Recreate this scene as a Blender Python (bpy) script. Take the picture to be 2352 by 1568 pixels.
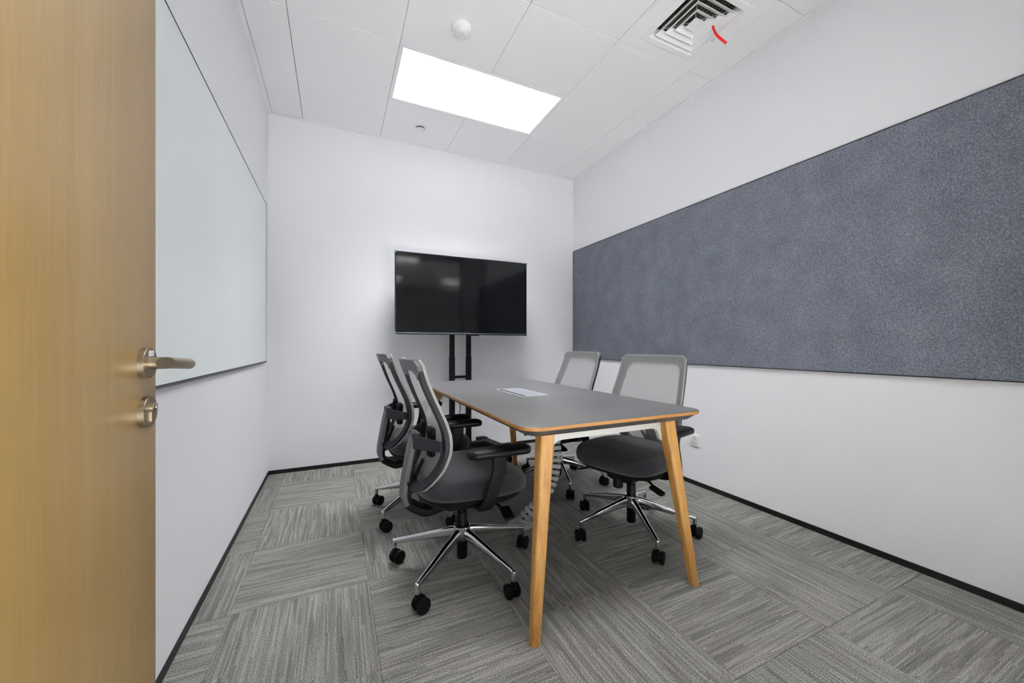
import bpy, bmesh, math, random
from mathutils import Vector, Matrix
random.seed(7)
PI = math.pi
for o in list(bpy.data.objects): bpy.data.objects.remove(o)
S = bpy.context.scene
COL = S.collection

# ------------------------------------------------------------------ camera
EYE = 1.035
YAW = 0.4355
cam_d = bpy.data.cameras.new('camera')
cam_d.sensor_fit = 'HORIZONTAL'; cam_d.sensor_width = 36.0
cam_d.lens = 869.27 / 2352 * 36.0
cam_d.shift_y = (791.86 - 784.0) / 2352
cam_d.clip_start = 0.02
cam = bpy.data.objects.new('camera', cam_d); COL.objects.link(cam)
cam.location = (0, 0, EYE); cam.rotation_euler = (PI / 2, 0, -YAW)
S.camera = cam

# ------------------------------------------------------------------ world, exposure
LAMP = 1.3            # emission of the ceiling light panels
OFFICE_FILL = 3.0      # emission of the unseen office panels added as fill
LAMP_W = 15.0          # light the lensed panel sends down into the room, watts
OFFICE_FILL_W = 250.0       # downlight of each added office panel, bounced into the room, watts
NEAR_FILL_W = 6.0          # the same for the added, unseen panel by the doorway
NEAR_FILL = 1.6             # emission of the added doorway panel's diffuser
LAMP_SPREAD = 90.0    # how wide its prismatic lens spreads it, degrees
w = bpy.data.worlds.new('world'); S.world = w; w.use_nodes = True
w.node_tree.nodes['Background'].inputs[0].default_value = (0.9, 0.95, 1, 1)
w.node_tree.nodes['Background'].inputs[1].default_value = 0.15
S.view_settings.view_transform = 'Standard'; S.view_settings.look = 'None'
S.view_settings.exposure = 0.70; S.view_settings.gamma = 1.0
S.view_settings.use_curve_mapping = False

# ------------------------------------------------------------------ room numbers
XL, XR, YB, YF, ZC = -0.489, 2.4125, 3.553, -0.14, 2.881

# ------------------------------------------------------------------ materials
def lin(c):
    out = []
    for v in c:
        v /= 255.0
        out.append(v / 12.92 if v <= 0.04045 else ((v + 0.055) / 1.055) ** 2.4)
    return tuple(out) + (1.0,)
MATS = {}
def mat(name, rgb, rough=0.6, metal=0.0, spec=0.5, bump=None, coat=0.0):
    m = bpy.data.materials.new(name); m.use_nodes = True
    nt = m.node_tree; b = nt.nodes['Principled BSDF']
    b.inputs['Base Color'].default_value = lin(rgb)
    b.inputs['Roughness'].default_value = rough
    b.inputs['Metallic'].default_value = metal
    b.inputs['Specular IOR Level'].default_value = spec
    b.inputs['Coat Weight'].default_value = coat
    if bump:
        sc, st = bump
        tc = nt.nodes.new('ShaderNodeTexCoord'); n = nt.nodes.new('ShaderNodeTexNoise')
        n.inputs['Scale'].default_value = sc; n.inputs['Detail'].default_value = 3
        bp = nt.nodes.new('ShaderNodeBump'); bp.inputs['Strength'].default_value = st
        bp.inputs['Distance'].default_value = 0.002
        nt.links.new(tc.outputs['Object'], n.inputs['Vector'])
        nt.links.new(n.outputs['Fac'], bp.inputs['Height'])
        nt.links.new(bp.outputs['Normal'], b.inputs['Normal'])
    MATS[name] = m
    return m
def nodes(m):
    return m.node_tree, m.node_tree.nodes['Principled BSDF']
def ramp(nt, fac, stops):
    r = nt.nodes.new('ShaderNodeValToRGB')
    while len(r.color_ramp.elements) < len(stops): r.color_ramp.elements.new(0.5)
    for e, (p, c) in zip(r.color_ramp.elements, stops):
        e.position = p; e.color = lin(c)
    nt.links.new(fac, r.inputs['Fac'])
    return r
def mathn(nt, op, a, b=None):
    n = nt.nodes.new('ShaderNodeMath'); n.operation = op
    for i, v in enumerate((a, b)):
        if v is None: continue
        if isinstance(v, (int, float)): n.inputs[i].default_value = v
        else: nt.links.new(v, n.inputs[i])
    return n.outputs[0]

WALL = mat('wall_paint', (239, 239, 243), 0.75, spec=0.3, bump=(180, 0.05))
CEIL = mat('ceiling_tile_white', (249, 249, 249), 0.55, spec=0.4)
CEILBACK = mat('ceiling_joint_grey', (150, 150, 150), 0.8)
TRIMW = mat('white_trim', (247, 247, 248), 0.5)
BLACKTRIM = mat('black_baseboard', (14, 14, 14), 0.45)
WHITEMETAL = mat('white_metal', (208, 206, 199), 0.4)
PLASTICW = mat('white_plastic', (238, 238, 238), 0.4)
BLACKP = mat('black_plastic', (12, 12, 14), 0.55, spec=0.15, bump=(900, 0.05))
BLACKS = mat('black_satin', (10, 10, 13), 0.42, spec=0.17)
DARKGREY = mat('dark_grey_plastic', (38, 38, 44), 0.55, spec=0.2, bump=(900, 0.05))
MIDGREY = mat('grey_plastic', (84, 84, 88), 0.55, bump=(900, 0.05))
CHROME = mat('polished_aluminium', (205, 205, 208), 0.09, 1.0)
STEEL = mat('brushed_steel', (164, 152, 132), 0.42, 1.0)
SCREEN = mat('tv_screen', (7, 7, 9), 0.08, spec=0.42)
TVBODY = mat('tv_body_black', (12, 12, 14), 0.25)
SILVER = mat('silver_strip', (150, 155, 165), 0.25, 1.0)
TEAL = mat('teal_film', (70, 140, 145), 0.2)
LAMINATE = mat('grey_laminate', (98, 98, 99), 0.36, spec=0.28)
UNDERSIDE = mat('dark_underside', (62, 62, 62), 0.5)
BOXFRAME = mat('satin_aluminium', (225, 226, 230), 0.3, 0.6)
BOXLID = mat('grey_lid', (128, 131, 138), 0.5, 0.0, spec=0.3)
SPINEW = mat('silver_plastic', (165, 166, 170), 0.4)
RED = mat('red_ribbon', (225, 20, 15), 0.5)
INKG = mat('grey_ink', (90, 90, 92), 0.7)
HOLE = mat('socket_hole', (8, 8, 8), 0.8, spec=0.0)
OFFW = mat('office_wall_white', (235, 234, 232), 0.8)
OFFC = mat('office_dark_ceiling', (70, 70, 70), 0.8)
OFFF = mat('office_bounce_floor', (232, 231, 230), 0.5)  # pale so the added downlights bounce off it up to the room ceiling
STICK = mat('paper_sticker', (222, 220, 226), 0.6)
DUCT = mat('duct_metal', (190, 184, 170), 0.3, 0.9)

# whiteboard: back-painted glass
GLASSB = mat('pale_glass_board', (241, 248, 248), 0.12, spec=0.35)
# diffusers of the lamps
def emit(name, strength, rgb=(255, 255, 255)):
    m = bpy.data.materials.new(name); m.use_nodes = True
    nt = m.node_tree; b = nt.nodes['Principled BSDF']
    b.inputs['Base Color'].default_value = lin((240, 240, 240))
    b.inputs['Emission Color'].default_value = lin(rgb)
    b.inputs['Emission Strength'].default_value = strength
    return m
GLOW = emit('lamp_diffuser', LAMP, (253, 253, 255))
GLOWNEAR = emit('near_fill_diffuser', NEAR_FILL, (253, 253, 255))
GLOWOFF = emit('office_fill_diffuser', OFFICE_FILL, (255, 252, 248))
# clear glass: passes light straight through, mirrors a little at grazing angles
GL = bpy.data.materials.new('partition_glass'); GL.use_nodes = True
nt = GL.node_tree; nt.nodes.remove(nt.nodes['Principled BSDF'])
tr = nt.nodes.new('ShaderNodeBsdfTransparent'); gs = nt.nodes.new('ShaderNodeBsdfGlossy'); gs.inputs['Roughness'].default_value = 0.0
fr = nt.nodes.new('ShaderNodeFresnel'); fr.inputs['IOR'].default_value = 1.45; mx = nt.nodes.new('ShaderNodeMixShader')
nt.links.new(fr.outputs[0], mx.inputs['Fac']); nt.links.new(tr.outputs[0], mx.inputs[1]); nt.links.new(gs.outputs[0], mx.inputs[2])
nt.links.new(mx.outputs[0], nt.nodes['Material Output'].inputs['Surface'])

# felt board
FELT = mat('blue_grey_felt', (112, 117, 128), 0.95, spec=0.15)
nt, b = nodes(FELT)
tc = nt.nodes.new('ShaderNodeTexCoord')
n1 = nt.nodes.new('ShaderNodeTexNoise'); n1.inputs['Scale'].default_value = 160; n1.inputs['Detail'].default_value = 4; n1.inputs['Roughness'].default_value = 0.75
n2 = nt.nodes.new('ShaderNodeTexNoise'); n2.inputs['Scale'].default_value = 7; n2.inputs['Detail'].default_value = 3
nt.links.new(tc.outputs['Object'], n1.inputs['Vector']); nt.links.new(tc.outputs['Object'], n2.inputs['Vector'])
f = mathn(nt, 'ADD', mathn(nt, 'MULTIPLY', n1.outputs['Fac'], 0.85), mathn(nt, 'MULTIPLY', n2.outputs['Fac'], 0.15))
r = ramp(nt, f, [(0.28, (70, 74, 84)), (0.5, (106, 111, 122)), (0.72, (154, 159, 169))])
nt.links.new(r.outputs['Color'], b.inputs['Base Color'])
bp = nt.nodes.new('ShaderNodeBump'); bp.inputs['Strength'].default_value = 0.25; bp.inputs['Distance'].default_value = 0.002
nt.links.new(n1.outputs['Fac'], bp.inputs['Height']); nt.links.new(bp.outputs['Normal'], b.inputs['Normal'])

# fabrics
def fabric(name, lo, hi, scale=420):
    m = mat(name, lo, 0.95, spec=0.12)
    nt, b = nodes(m)
    tc = nt.nodes.new('ShaderNodeTexCoord'); n = nt.nodes.new('ShaderNodeTexNoise')
    n.inputs['Scale'].default_value = scale; n.inputs['Detail'].default_value = 3
    nt.links.new(tc.outputs['Object'], n.inputs['Vector'])
    r = ramp(nt, n.outputs['Fac'], [(0.3, lo), (0.7, hi)])
    nt.links.new(r.outputs['Color'], b.inputs['Base Color'])
    b.inputs['Sheen Weight'].default_value = 0.25; b.inputs['Sheen Roughness'].default_value = 0.5
    bp = nt.nodes.new('ShaderNodeBump'); bp.inputs['Strength'].default_value = 0.2; bp.inputs['Distance'].default_value = 0.001
    nt.links.new(n.outputs['Fac'], bp.inputs['Height']); nt.links.new(bp.outputs['Normal'], b.inputs['Normal'])
    return m
SEATF = fabric('charcoal_seat_fabric', (24, 24, 28), (50, 50, 55))
# see-through mesh of the chair backs
MESHF = mat('grey_mesh_fabric', (158, 159, 160), 0.85, spec=0.2)
nt, b = nodes(MESHF)
out = nt.nodes['Material Output']
tr = nt.nodes.new('ShaderNodeBsdfTransparent'); mx = nt.nodes.new('ShaderNodeMixShader')
tc = nt.nodes.new('ShaderNodeTexCoord'); wv = nt.nodes.new('ShaderNodeTexNoise')
wv.inputs['Scale'].default_value = 300
mp = nt.nodes.new('ShaderNodeMapping'); mp.inputs['Scale'].default_value = (1, 0.25, 3)
nt.links.new(tc.outputs['Object'], mp.inputs['Vector']); nt.links.new(mp.outputs['Vector'], wv.inputs['Vector'])
nt.links.new(mathn(nt, 'ADD', mathn(nt, 'MULTIPLY', wv.outputs['Fac'], 0.2), 0.58), mx.inputs['Fac'])
tl = nt.nodes.new('ShaderNodeBsdfTranslucent'); tl.inputs['Color'].default_value = lin((200, 202, 199))
m2 = nt.nodes.new('ShaderNodeMixShader'); m2.inputs['Fac'].default_value = 0.4
nt.links.new(b.outputs[0], m2.inputs[1]); nt.links.new(tl.outputs[0], m2.inputs[2])
nt.links.new(tr.outputs[0], mx.inputs[1]); nt.links.new(m2.outputs[0], mx.inputs[2])
nt.links.new(mx.outputs[0], out.inputs['Surface'])
MESHRIM = mat('grey_mesh_edge', (142, 144, 141), 0.8, spec=0.2)

# woods
def wood(name, lo, mid, hi, axis, fine, coarse, rough=0.45):
    m = mat(name, mid, rough, spec=0.4)
    nt, b = nodes(m)
    tc = nt.nodes.new('ShaderNodeTexCoord'); mp = nt.nodes.new('ShaderNodeMapping')
    sc = [1.0, 1.0, 1.0]; sc[axis] = 0.025
    mp.inputs['Scale'].default_value = sc
    nt.links.new(tc.outputs['Object'], mp.inputs['Vector'])
    a = nt.nodes.new('ShaderNodeTexNoise'); a.inputs['Scale'].default_value = fine; a.inputs['Detail'].default_value = 4; a.inputs['Roughness'].default_value = 0.6
    c = nt.nodes.new('ShaderNodeTexNoise'); c.inputs['Scale'].default_value = coarse; c.inputs['Detail'].default_value = 2; c.inputs['Distortion'].default_value = 0.4
    nt.links.new(mp.outputs['Vector'], a.inputs['Vector']); nt.links.new(mp.outputs['Vector'], c.inputs['Vector'])
    f = mathn(nt, 'ADD', mathn(nt, 'MULTIPLY', a.outputs['Fac'], 0.5), mathn(nt, 'MULTIPLY', c.outputs['Fac'], 0.5))
    r = ramp(nt, f, [(0.33, lo), (0.5, mid), (0.66, hi)])
    nt.links.new(r.outputs['Color'], b.inputs['Base Color'])
    bp = nt.nodes.new('ShaderNodeBump'); bp.inputs['Strength'].default_value = 0.08; bp.inputs['Distance'].default_value = 0.001
    nt.links.new(a.outputs['Fac'], bp.inputs['Height']); nt.links.new(bp.outputs['Normal'], b.inputs['Normal'])
    return m
DOORW = wood('oak_veneer', (144, 117, 68), (152, 124, 75), (160, 132, 83), 2, 260, 18, 0.34)
LEGW = wood('ash_wood', (152, 104, 44), (177, 130, 66), (190, 148, 86), 2, 190, 42, 0.42)
EDGEW = wood('plywood_edge', (139, 91, 37), (157, 108, 50), (170, 124, 64), 0, 160, 40, 0.5)

# carpet: rows of loops, streaks of light and dark yarn running one way in each tile
def carpet(name, along):
    m = mat(name, (136, 134, 129), 0.97, spec=0.08)
    nt, b = nodes(m)
    tc = nt.nodes.new('ShaderNodeTexCoord'); sp = nt.nodes.new('ShaderNodeSeparateXYZ')
    nt.links.new(tc.outputs['Object'], sp.inputs[0])
    oi = nt.nodes.new('ShaderNodeObjectInfo')
    u = sp.outputs[along]; v = sp.outputs[1 - along]
    pitch = 0.0052
    row = mathn(nt, 'FLOOR', mathn(nt, 'DIVIDE', v, pitch))
    rnd = mathn(nt, 'MULTIPLY', oi.outputs['Random'], 97.0)
    def white(a, b, c):
        cb = nt.nodes.new('ShaderNodeCombineXYZ')
        for i, q_ in enumerate((a, b, c)):
            if isinstance(q_, (int, float)): cb.inputs[i].default_value = q_
            else: nt.links.new(q_, cb.inputs[i])
        n = nt.nodes.new('ShaderNodeTexWhiteNoise'); nt.links.new(cb.outputs[0], n.inputs['Vector'])
        return n.outputs['Value']
    # every row is made of lengths of lighter and darker yarn, each starting somewhere else
    off = mathn(nt, 'MULTIPLY', white(row, rnd, 3.0), 9.0)
    seg = mathn(nt, 'FLOOR', mathn(nt, 'ADD', mathn(nt, 'MULTIPLY', u, 5.5), off))
    s1 = white(row, seg, rnd)
    # broad drifts of tone running with the rows
    cb = nt.nodes.new('ShaderNodeCombineXYZ')
    nt.links.new(mathn(nt, 'MULTIPLY', u, 3.0), cb.inputs[0]); nt.links.new(mathn(nt, 'MULTIPLY', v, 40.0), cb.inputs[1]); nt.links.new(rnd, cb.inputs[2])
    nb = nt.nodes.new('ShaderNodeTexNoise'); nb.inputs['Scale'].default_value = 1.0; nb.inputs['Detail'].default_value = 2.0
    nt.links.new(cb.outputs[0], nb.inputs['Vector'])
    fine = nt.nodes.new('ShaderNodeTexNoise'); fine.inputs['Scale'].default_value = 300; fine.inputs['Detail'].default_value = 2
    nt.links.new(tc.outputs['Object'], fine.inputs['Vector'])
    f = mathn(nt, 'ADD', mathn(nt, 'MULTIPLY', s1, 0.115), mathn(nt, 'MULTIPLY', nb.outputs['Fac'], 0.18))
    f = mathn(nt, 'ADD', f, mathn(nt, 'MULTIPLY', fine.outputs['Fac'], 0.67))
    r = ramp(nt, f, [(0.34, (84, 84, 80)), (0.5, (132, 131, 127)), (0.66, (182, 181, 176))])
    # groove between the rows
    ph = mathn(nt, 'FRACT', mathn(nt, 'DIVIDE', v, pitch))
    g = mathn(nt, 'ABSOLUTE', mathn(nt, 'SUBTRACT', ph, 0.5))          # 0 mid row, .5 groove
    hh = mathn(nt, 'SUBTRACT', 1.0, mathn(nt, 'MULTIPLY', mathn(nt, 'POWER', mathn(nt, 'MULTIPLY', g, 2.0), 3.0), 1.0))
    hgt = mathn(nt, 'ADD', hh, mathn(nt, 'MULTIPLY', fine.outputs['Fac'], 1.2))
    hgt = mathn(nt, 'ADD', hgt, mathn(nt, 'MULTIPLY', s1, 1.0))
    nt.links.new(r.outputs['Color'], b.inputs['Base Color'])
    bp = nt.nodes.new('ShaderNodeBump'); bp.inputs['Strength'].default_value = 0.45; bp.inputs['Distance'].default_value = 0.0018
    nt.links.new(hgt, bp.inputs['Height']); nt.links.new(bp.outputs['Normal'], b.inputs['Normal'])
    return m
CARX = carpet('carpet_tile_rows_across', 0)
CARY = carpet('carpet_tile_rows_lengthwise', 1)

# ------------------------------------------------------------------ mesh helpers
def obj(name, bm, m, parent=None, smooth=True, bevel=None, angle=0.6):
    bmesh.ops.remove_doubles(bm, verts=bm.verts, dist=1e-6)
    bmesh.ops.recalc_face_normals(bm, faces=bm.faces)
    if smooth:
        for fc in bm.faces: fc.smooth = True
        for e in bm.edges:
            if len(e.link_faces) == 2 and e.calc_face_angle(0) > angle: e.smooth = False
    me = bpy.data.meshes.new(name); bm.to_mesh(me); bm.free()
    me.materials.append(m)
    o = bpy.data.objects.new(name, me); COL.objects.link(o)
    if parent: o.parent = parent
    if bevel:
        md = o.modifiers.new('bevel', 'BEVEL'); md.width = bevel; md.segments = 2; md.limit_method = 'ANGLE'; md.angle_limit = 0.7
    return o
def tag(o, label, cat, group=None):
    o['label'] = label; o['category'] = cat
    if group: o['group'] = group
    return o
def struct(o): o['kind'] = 'structure'; return o
def empty(name, loc, rz=0):
    o = bpy.data.objects.new(name, None); COL.objects.link(o)
    o.empty_display_size = 0.1; o.location = loc; o.rotation_euler = (0, 0, rz)
    return o
def box(bm, x0, x1, y0, y1, z0, z1):
    vs = [bm.verts.new(p) for p in ((x0,y0,z0),(x1,y0,z0),(x1,y1,z0),(x0,y1,z0),(x0,y0,z1),(x1,y0,z1),(x1,y1,z1),(x0,y1,z1))]
    for q in ((0,3,2,1),(4,5,6,7),(0,1,5,4),(1,2,6,5),(2,3,7,6),(3,0,4,7)): bm.faces.new([vs[i] for i in q])
    return bm
def boxbm(*a): return box(bmesh.new(), *a)
def loft(bm, rings, caps=True, closed=False):
    rv = [[bm.verts.new(p) for p in r] for r in rings]
    n = len(rv[0]); m = len(rv)
    for i in range(m if closed else m - 1):
        a, c = rv[i], rv[(i + 1) % m]
        for j in range(n):
            k = (j + 1) % n
            bm.faces.new((a[j], a[k], c[k], c[j]))
    if caps and not closed:
        bm.faces.new(rv[0][::-1]); bm.faces.new(rv[-1])
    return bm
def rrect(hw, hh, r, n=6):
    r = min(r, hw - 1e-5, hh - 1e-5); pts = []
    for cx, cy, a0 in ((hw-r, hh-r, 0), (-hw+r, hh-r, PI/2), (-hw+r, -hh+r, PI), (hw-r, -hh+r, 1.5*PI)):
        for i in range(n + 1):
            a = a0 + PI/2*i/n; pts.append((cx + r*math.cos(a), cy + r*math.sin(a)))
    return pts
def circ(r, n=24, ry=None): return [(r*math.cos(2*PI*i/n), (ry or r)*math.sin(2*PI*i/n)) for i in range(n)]
def lathe(bm, prof, n=28, M=None):
    """prof: (radius, z) list turned about z"""
    M = M or Matrix()
    loft(bm, [[M @ Vector((max(r, 1e-4)*math.cos(2*PI*i/n), max(r, 1e-4)*math.sin(2*PI*i/n), z)) for i in range(n)] for r, z in prof])
    return bm
def zto(d):
    return Vector((0, 0, 1)).rotation_difference(Vector(d)).to_matrix().to_4x4()
def tube(bm, p0, p1, r, n=16, r1=None):
    p0, p1 = Vector(p0), Vector(p1); M = Matrix.Translation(p0) @ zto(p1 - p0)
    return lathe(bm, [(r, 0), (r1 or r, (p1-p0).length)], n, M)
def sweep(bm, path, sec, wide):
    """sweep: path points, sec(i)->2-D points, wide = width axis"""
    path = [Vector(p) for p in path]; rings = []
    for i, p in enumerate(path):
        t = (path[min(i+1, len(path)-1)] - path[max(i-1, 0)]).normalized()
        wa = wide(i) if callable(wide) else Vector(wide)
        wa = (wa - t*wa.dot(t)).normalized(); nb = t.cross(wa)
        rings.append([p + wa*a + nb*c for a, c in sec(i)])
    return loft(bm, rings)
def smoothpath(pts, n=6):
    """Catmull-Rom through the points"""
    P = [Vector(p) for p in pts]; P = [P[0]*2-P[1]] + P + [P[-1]*2-P[-2]]; out = []
    for i in range(1, len(P)-2):
        for k in range(n):
            t = k/n; a, b_, c, d = P[i-1], P[i], P[i+1], P[i+2]
            out.append(0.5*((2*b_) + (c-a)*t + (2*a-5*b_+4*c-d)*t*t + (3*b_-a-3*c+d)*t**3))
    out.append(P[-2]); return out
def interp(tab, x):
    if x <= tab[0][0]: return tab[0][1]
    for (a, va), (c, vc) in zip(tab, tab[1:]):
        if x <= c: return va + (vc-va)*(x-a)/(c-a)
    return tab[-1][1]
def copy_tree(o, parent=None):
    c = o.copy(); COL.objects.link(c); c.parent = parent
    for ch in o.children: copy_tree(ch, c)
    return c

# ------------------------------------------------------------------ floor with carpet tiles
floor = struct(obj('floor', boxbm(XL-0.1, XR+0.1, YF-0.1, YB+0.1, -0.10, -0.007), mat('subfloor', (70, 70, 70), 0.9), smooth=False))
def cuts(lo, hi, start, step):
    e = [start + step*k for k in range(-12, 13)]
    e = [x for x in e if lo + 0.02 < x < hi - 0.02]
    return [lo] + e + [hi]
cxs = cuts(XL, XR, 0.13, 0.5); cys = cuts(YF, YB, 1.77, 0.5)
share = {}
G = 0.0004
for x0, x1 in zip(cxs, cxs[1:]):
    for y0, y1 in zip(cys, cys[1:]):
        k = math.floor(((x0+x1)/2 - 0.13)/0.5); j = math.floor(((y0+y1)/2 - 1.77)/0.5)
        across = (k + j) % 2 == 1
        if j <= -2: across = not across
        key = (round(x1-x0, 4), round(y1-y0, 4), across)
        hw, hd = (x1-x0)/2 - G, (y1-y0)/2 - G
        if key not in share:
            bm = bmesh.new()
            loft(bm, [[(a*hw, c*hd, z) for a, c in ((-1,-1),(1,-1),(1,1),(-1,1))] for z in (-0.0069, -0.001)] +
                 [[(a*(hw-0.0003), c*(hd-0.0003), 0.0) for a, c in ((-1,-1),(1,-1),(1,1),(-1,1))]])
            o = obj('carpet_tile', bm, CARX if across else CARY, floor, smooth=False); share[key] = o.data
        else:
            o = bpy.data.objects.new('carpet_tile', share[key]); COL.objects.link(o); o.parent = floor
        o.location = ((x0+x1)/2, (y0+y1)/2, 0)

# ------------------------------------------------------------------ walls
T = 0.12
struct(obj('wall_left', boxbm(XL-T, XL, YF-T, YB+T, -0.05, ZC+0.12), WALL, smooth=False))
struct(obj('wall_right', boxbm(XR, XR+T, YF-T, YB+T, -0.05, ZC+0.12), WALL, smooth=False))
struct(obj('wall_back', boxbm(XL, XR, YB, YB+T, -0.05, ZC+0.12), WALL, smooth=False))
DX0, DX1, WX0, WX1 = -0.37, 0.62, 0.74, 2.12           # doorway and glazed part of the front wall
bm = bmesh.new()
box(bm, XL, DX0, YF-T, YF, 0, ZC+0.1); box(bm, DX1, WX0, YF-T, YF, 0, ZC+0.1); box(bm, WX1, XR, YF-T, YF, 0, ZC+0.1)
box(bm, DX0, DX1, YF-T, YF, 2.14, ZC+0.1); box(bm, WX0, WX1, YF-T, YF, 2.6, ZC+0.1)
struct(obj('wall_front', bm, WALL, smooth=False))
win = obj('window_1', boxbm(WX0+0.03, WX1-0.03, YF-0.066, YF-0.054, 0.03, 2.57), GL, smooth=False); struct(win)
for a in ((WX0, WX0+0.03, 0.0, 2.6), (WX1-0.03, WX1, 0.0, 2.6), (WX0+0.03, WX1-0.03, 0.0, 0.03), (WX0+0.03, WX1-0.03, 2.57, 2.6)):
    obj('window_frame', boxbm(a[0], a[1], YF-0.09, YF-0.03, a[2], a[3]), BLACKTRIM, win, smooth=False)
# baseboards
BH = 0.031
struct(obj('baseboard_left', boxbm(XL, XL+0.005, YF, YB-0.005, 0, BH), BLACKTRIM, smooth=False))
struct(obj('baseboard_right', boxbm(XR-0.005, XR, YF, YB-0.005, 0, BH), BLACKTRIM, smooth=False))
struct(obj('baseboard_back', boxbm(XL, XR, YB-0.005, YB, 0, BH), BLACKTRIM, smooth=False))

# ------------------------------------------------------------------ office beyond the door, added to light the room (seen only in reflections)
OY = -5.6
struct(obj('floor_office', boxbm(-3.5, 5.0, OY, YF-T, -0.1, 0.0), OFFF, smooth=False))
struct(obj('ceiling_office', boxbm(-3.5, 5.0, OY, YF-T, 2.88, 2.98), OFFC, smooth=False))
struct(obj('wall_office_back', boxbm(-3.5, 5.0, OY-0.1, OY, 0, 2.9), mat('office_slate_wall', (62, 62, 64), 0.8), smooth=False))
struct(obj('wall_office_left', boxbm(-3.6, -3.5, OY, YF-T, 0, 2.9), OFFW, smooth=False))
struct(obj('wall_office_right', boxbm(5.0, 5.1, OY, YF-T, 0, 2.9), OFFW, smooth=False))

# ------------------------------------------------------------------ ceiling of tiles
GX = [-0.244, 0.356, 0.956, 1.556, 2.156]; GY = [2.9656 - 0.5766*k for k in range(6)][::-1]
EX0, EX1, EY0, EY1 = XL+0.028, XR-0.028, YF+0.028, YB-0.032
ceiling = struct(obj('ceiling', boxbm(XL-T, XR+T, YF-T, YB+T, ZC+0.12, ZC+0.2), CEILBACK, smooth=False))
grid_bm = bmesh.new()                                             # metal runners above the joints
for x in GX[1:]: box(grid_bm, x-0.012, x+0.012, EY0, EY1, ZC+0.0055, ZC+0.03)
for y in GY: box(grid_bm, EX0, EX1, y-0.012, y+0.012, ZC+0.0055, ZC+0.03)
obj('ceiling_runners', grid_bm, mat('runner_grey', (196, 196, 196), 0.6), ceiling, smooth=False)
xs = [EX0] + GX + [EX1]; ys = [EY0] + GY + [EY1]
share = {}
for i in range(len(xs)-1):
    for j in range(len(ys)-1):
        x0, x1, y0, y1 = xs[i], xs[i+1], ys[j], ys[j+1]
        mx_, my_ = (x0+x1)/2, (y0+y1)/2
        if 0.356 < mx_ < 1.556 and (2.389 < my_ < 2.9656 or 0.6592 < my_ < 1.2358): continue    # the lamps
        if 1.556 < mx_ < 2.156 and 1.2358 < my_ < 1.8124: continue                            # the air diffuser
        g = 0.0016
        hw, hd = (x1-x0)/2-g, (y1-y0)/2-g
        key = (round(hw, 4), round(hd, 4))
        if key not in share:
            q = ((-1,-1),(1,-1),(1,1),(-1,1))
            bm = loft(bmesh.new(), [[(a*(hw-0.002), c*(hd-0.002), 0.0) for a, c in q], [(a*hw, c*hd, 0.002) for a, c in q], [(a*hw, c*hd, 0.012) for a, c in q]])
            o = obj('ceiling_tile', bm, CEIL, ceiling, smooth=False); share[key] = o.data
        else:
            o = bpy.data.objects.new('ceiling_tile', share[key]); COL.objects.link(o); o.parent = ceiling
        o.location = (mx_, my_, ZC)
# perimeter trims
struct(obj('trim_1', boxbm(XL, EX0, YF, YB, ZC-0.004, ZC+0.03), TRIMW, smooth=False, bevel=0.001))
struct(obj('trim_2', boxbm(EX1, XR, YF, YB, ZC-0.004, ZC+0.03), TRIMW, smooth=False, bevel=0.001))
struct(obj('trim_3', boxbm(EX0, EX1, EY1, YB, ZC-0.004, ZC+0.03), TRIMW, smooth=False, bevel=0.001))
struct(obj('trim_4', boxbm(EX0, EX1, YF, EY0, ZC-0.004, ZC+0.03), TRIMW, smooth=False, bevel=0.001))

# ------------------------------------------------------------------ ceiling lamps: the seen panel and added fill panels
def panel_lamp(x0, x1, y0, y1, z, label, group, glow=GLOW, rim=0.026):
    cx, cy = (x0+x1)/2, (y0+y1)/2
    root = empty('ceiling_light', (cx, cy, z)); tag(root, label, 'ceiling light', group)
    hw, hd = (x1-x0)/2-0.002, (y1-y0)/2-0.002
    q = ((-1,-1),(1,-1),(1,1),(-1,1))
    rings = [[(a*hw, c*hd, 0.02) for a, c in q], [(a*hw, c*hd, -0.001) for a, c in q],
             [(a*(hw-rim+0.003), c*(hd-rim+0.003), -0.001) for a, c in q], [(a*(hw-rim), c*(hd-rim), 0.004) for a, c in q], [(a*(hw-rim), c*(hd-rim), 0.02) for a, c in q]]
    obj('frame', loft(bmesh.new(), rings, closed=True), TRIMW, root, smooth=False)
    obj('diffuser', boxbm(-hw+rim, hw-rim, -hd+rim, hd-rim, 0.004, 0.012), glow, root, smooth=False)
    return root
def downlight(lamp_, watt, spread, sx, sy, color=(0.985, 0.99, 1.0)):
    # light leaving the prismatic lens of a panel
    ld = bpy.data.lights.new('panel_light', 'AREA'); ld.shape = 'RECTANGLE'; ld.size = sx; ld.size_y = sy
    ld.energy = watt; ld.spread = math.radians(spread); ld.color = color
    lo_ = bpy.data.objects.new('panel_light', ld); COL.objects.link(lo_); lo_.parent = lamp_; lo_.location = (0, 0, 0.002)
room_lamp = panel_lamp(0.356, 1.556, 2.389, 2.9656, ZC, 'lit white rectangular ceiling panel light above the conference table', None)
downlight(room_lamp, LAMP_W, LAMP_SPREAD, 1.14, 0.52)
near_fill = panel_lamp(0.356, 1.556, 0.6592, 1.2358, ZC, 'added fill panel in the ceiling by the doorway, out of view', None, GLOWNEAR)  # unseen panel, added to even out the room light
downlight(near_fill, NEAR_FILL_W, LAMP_SPREAD, 1.14, 0.52)
OFFICE_FILL_SPOTS = (('first', 'left', -1.4, -1.6), ('first', 'middle', 1.0, -1.6), ('first', 'right', 3.4, -1.6), ('second', 'left', -1.4, -4.2), ('second', 'middle', 1.0, -4.2), ('second', 'right', 3.4, -4.2))
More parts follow.
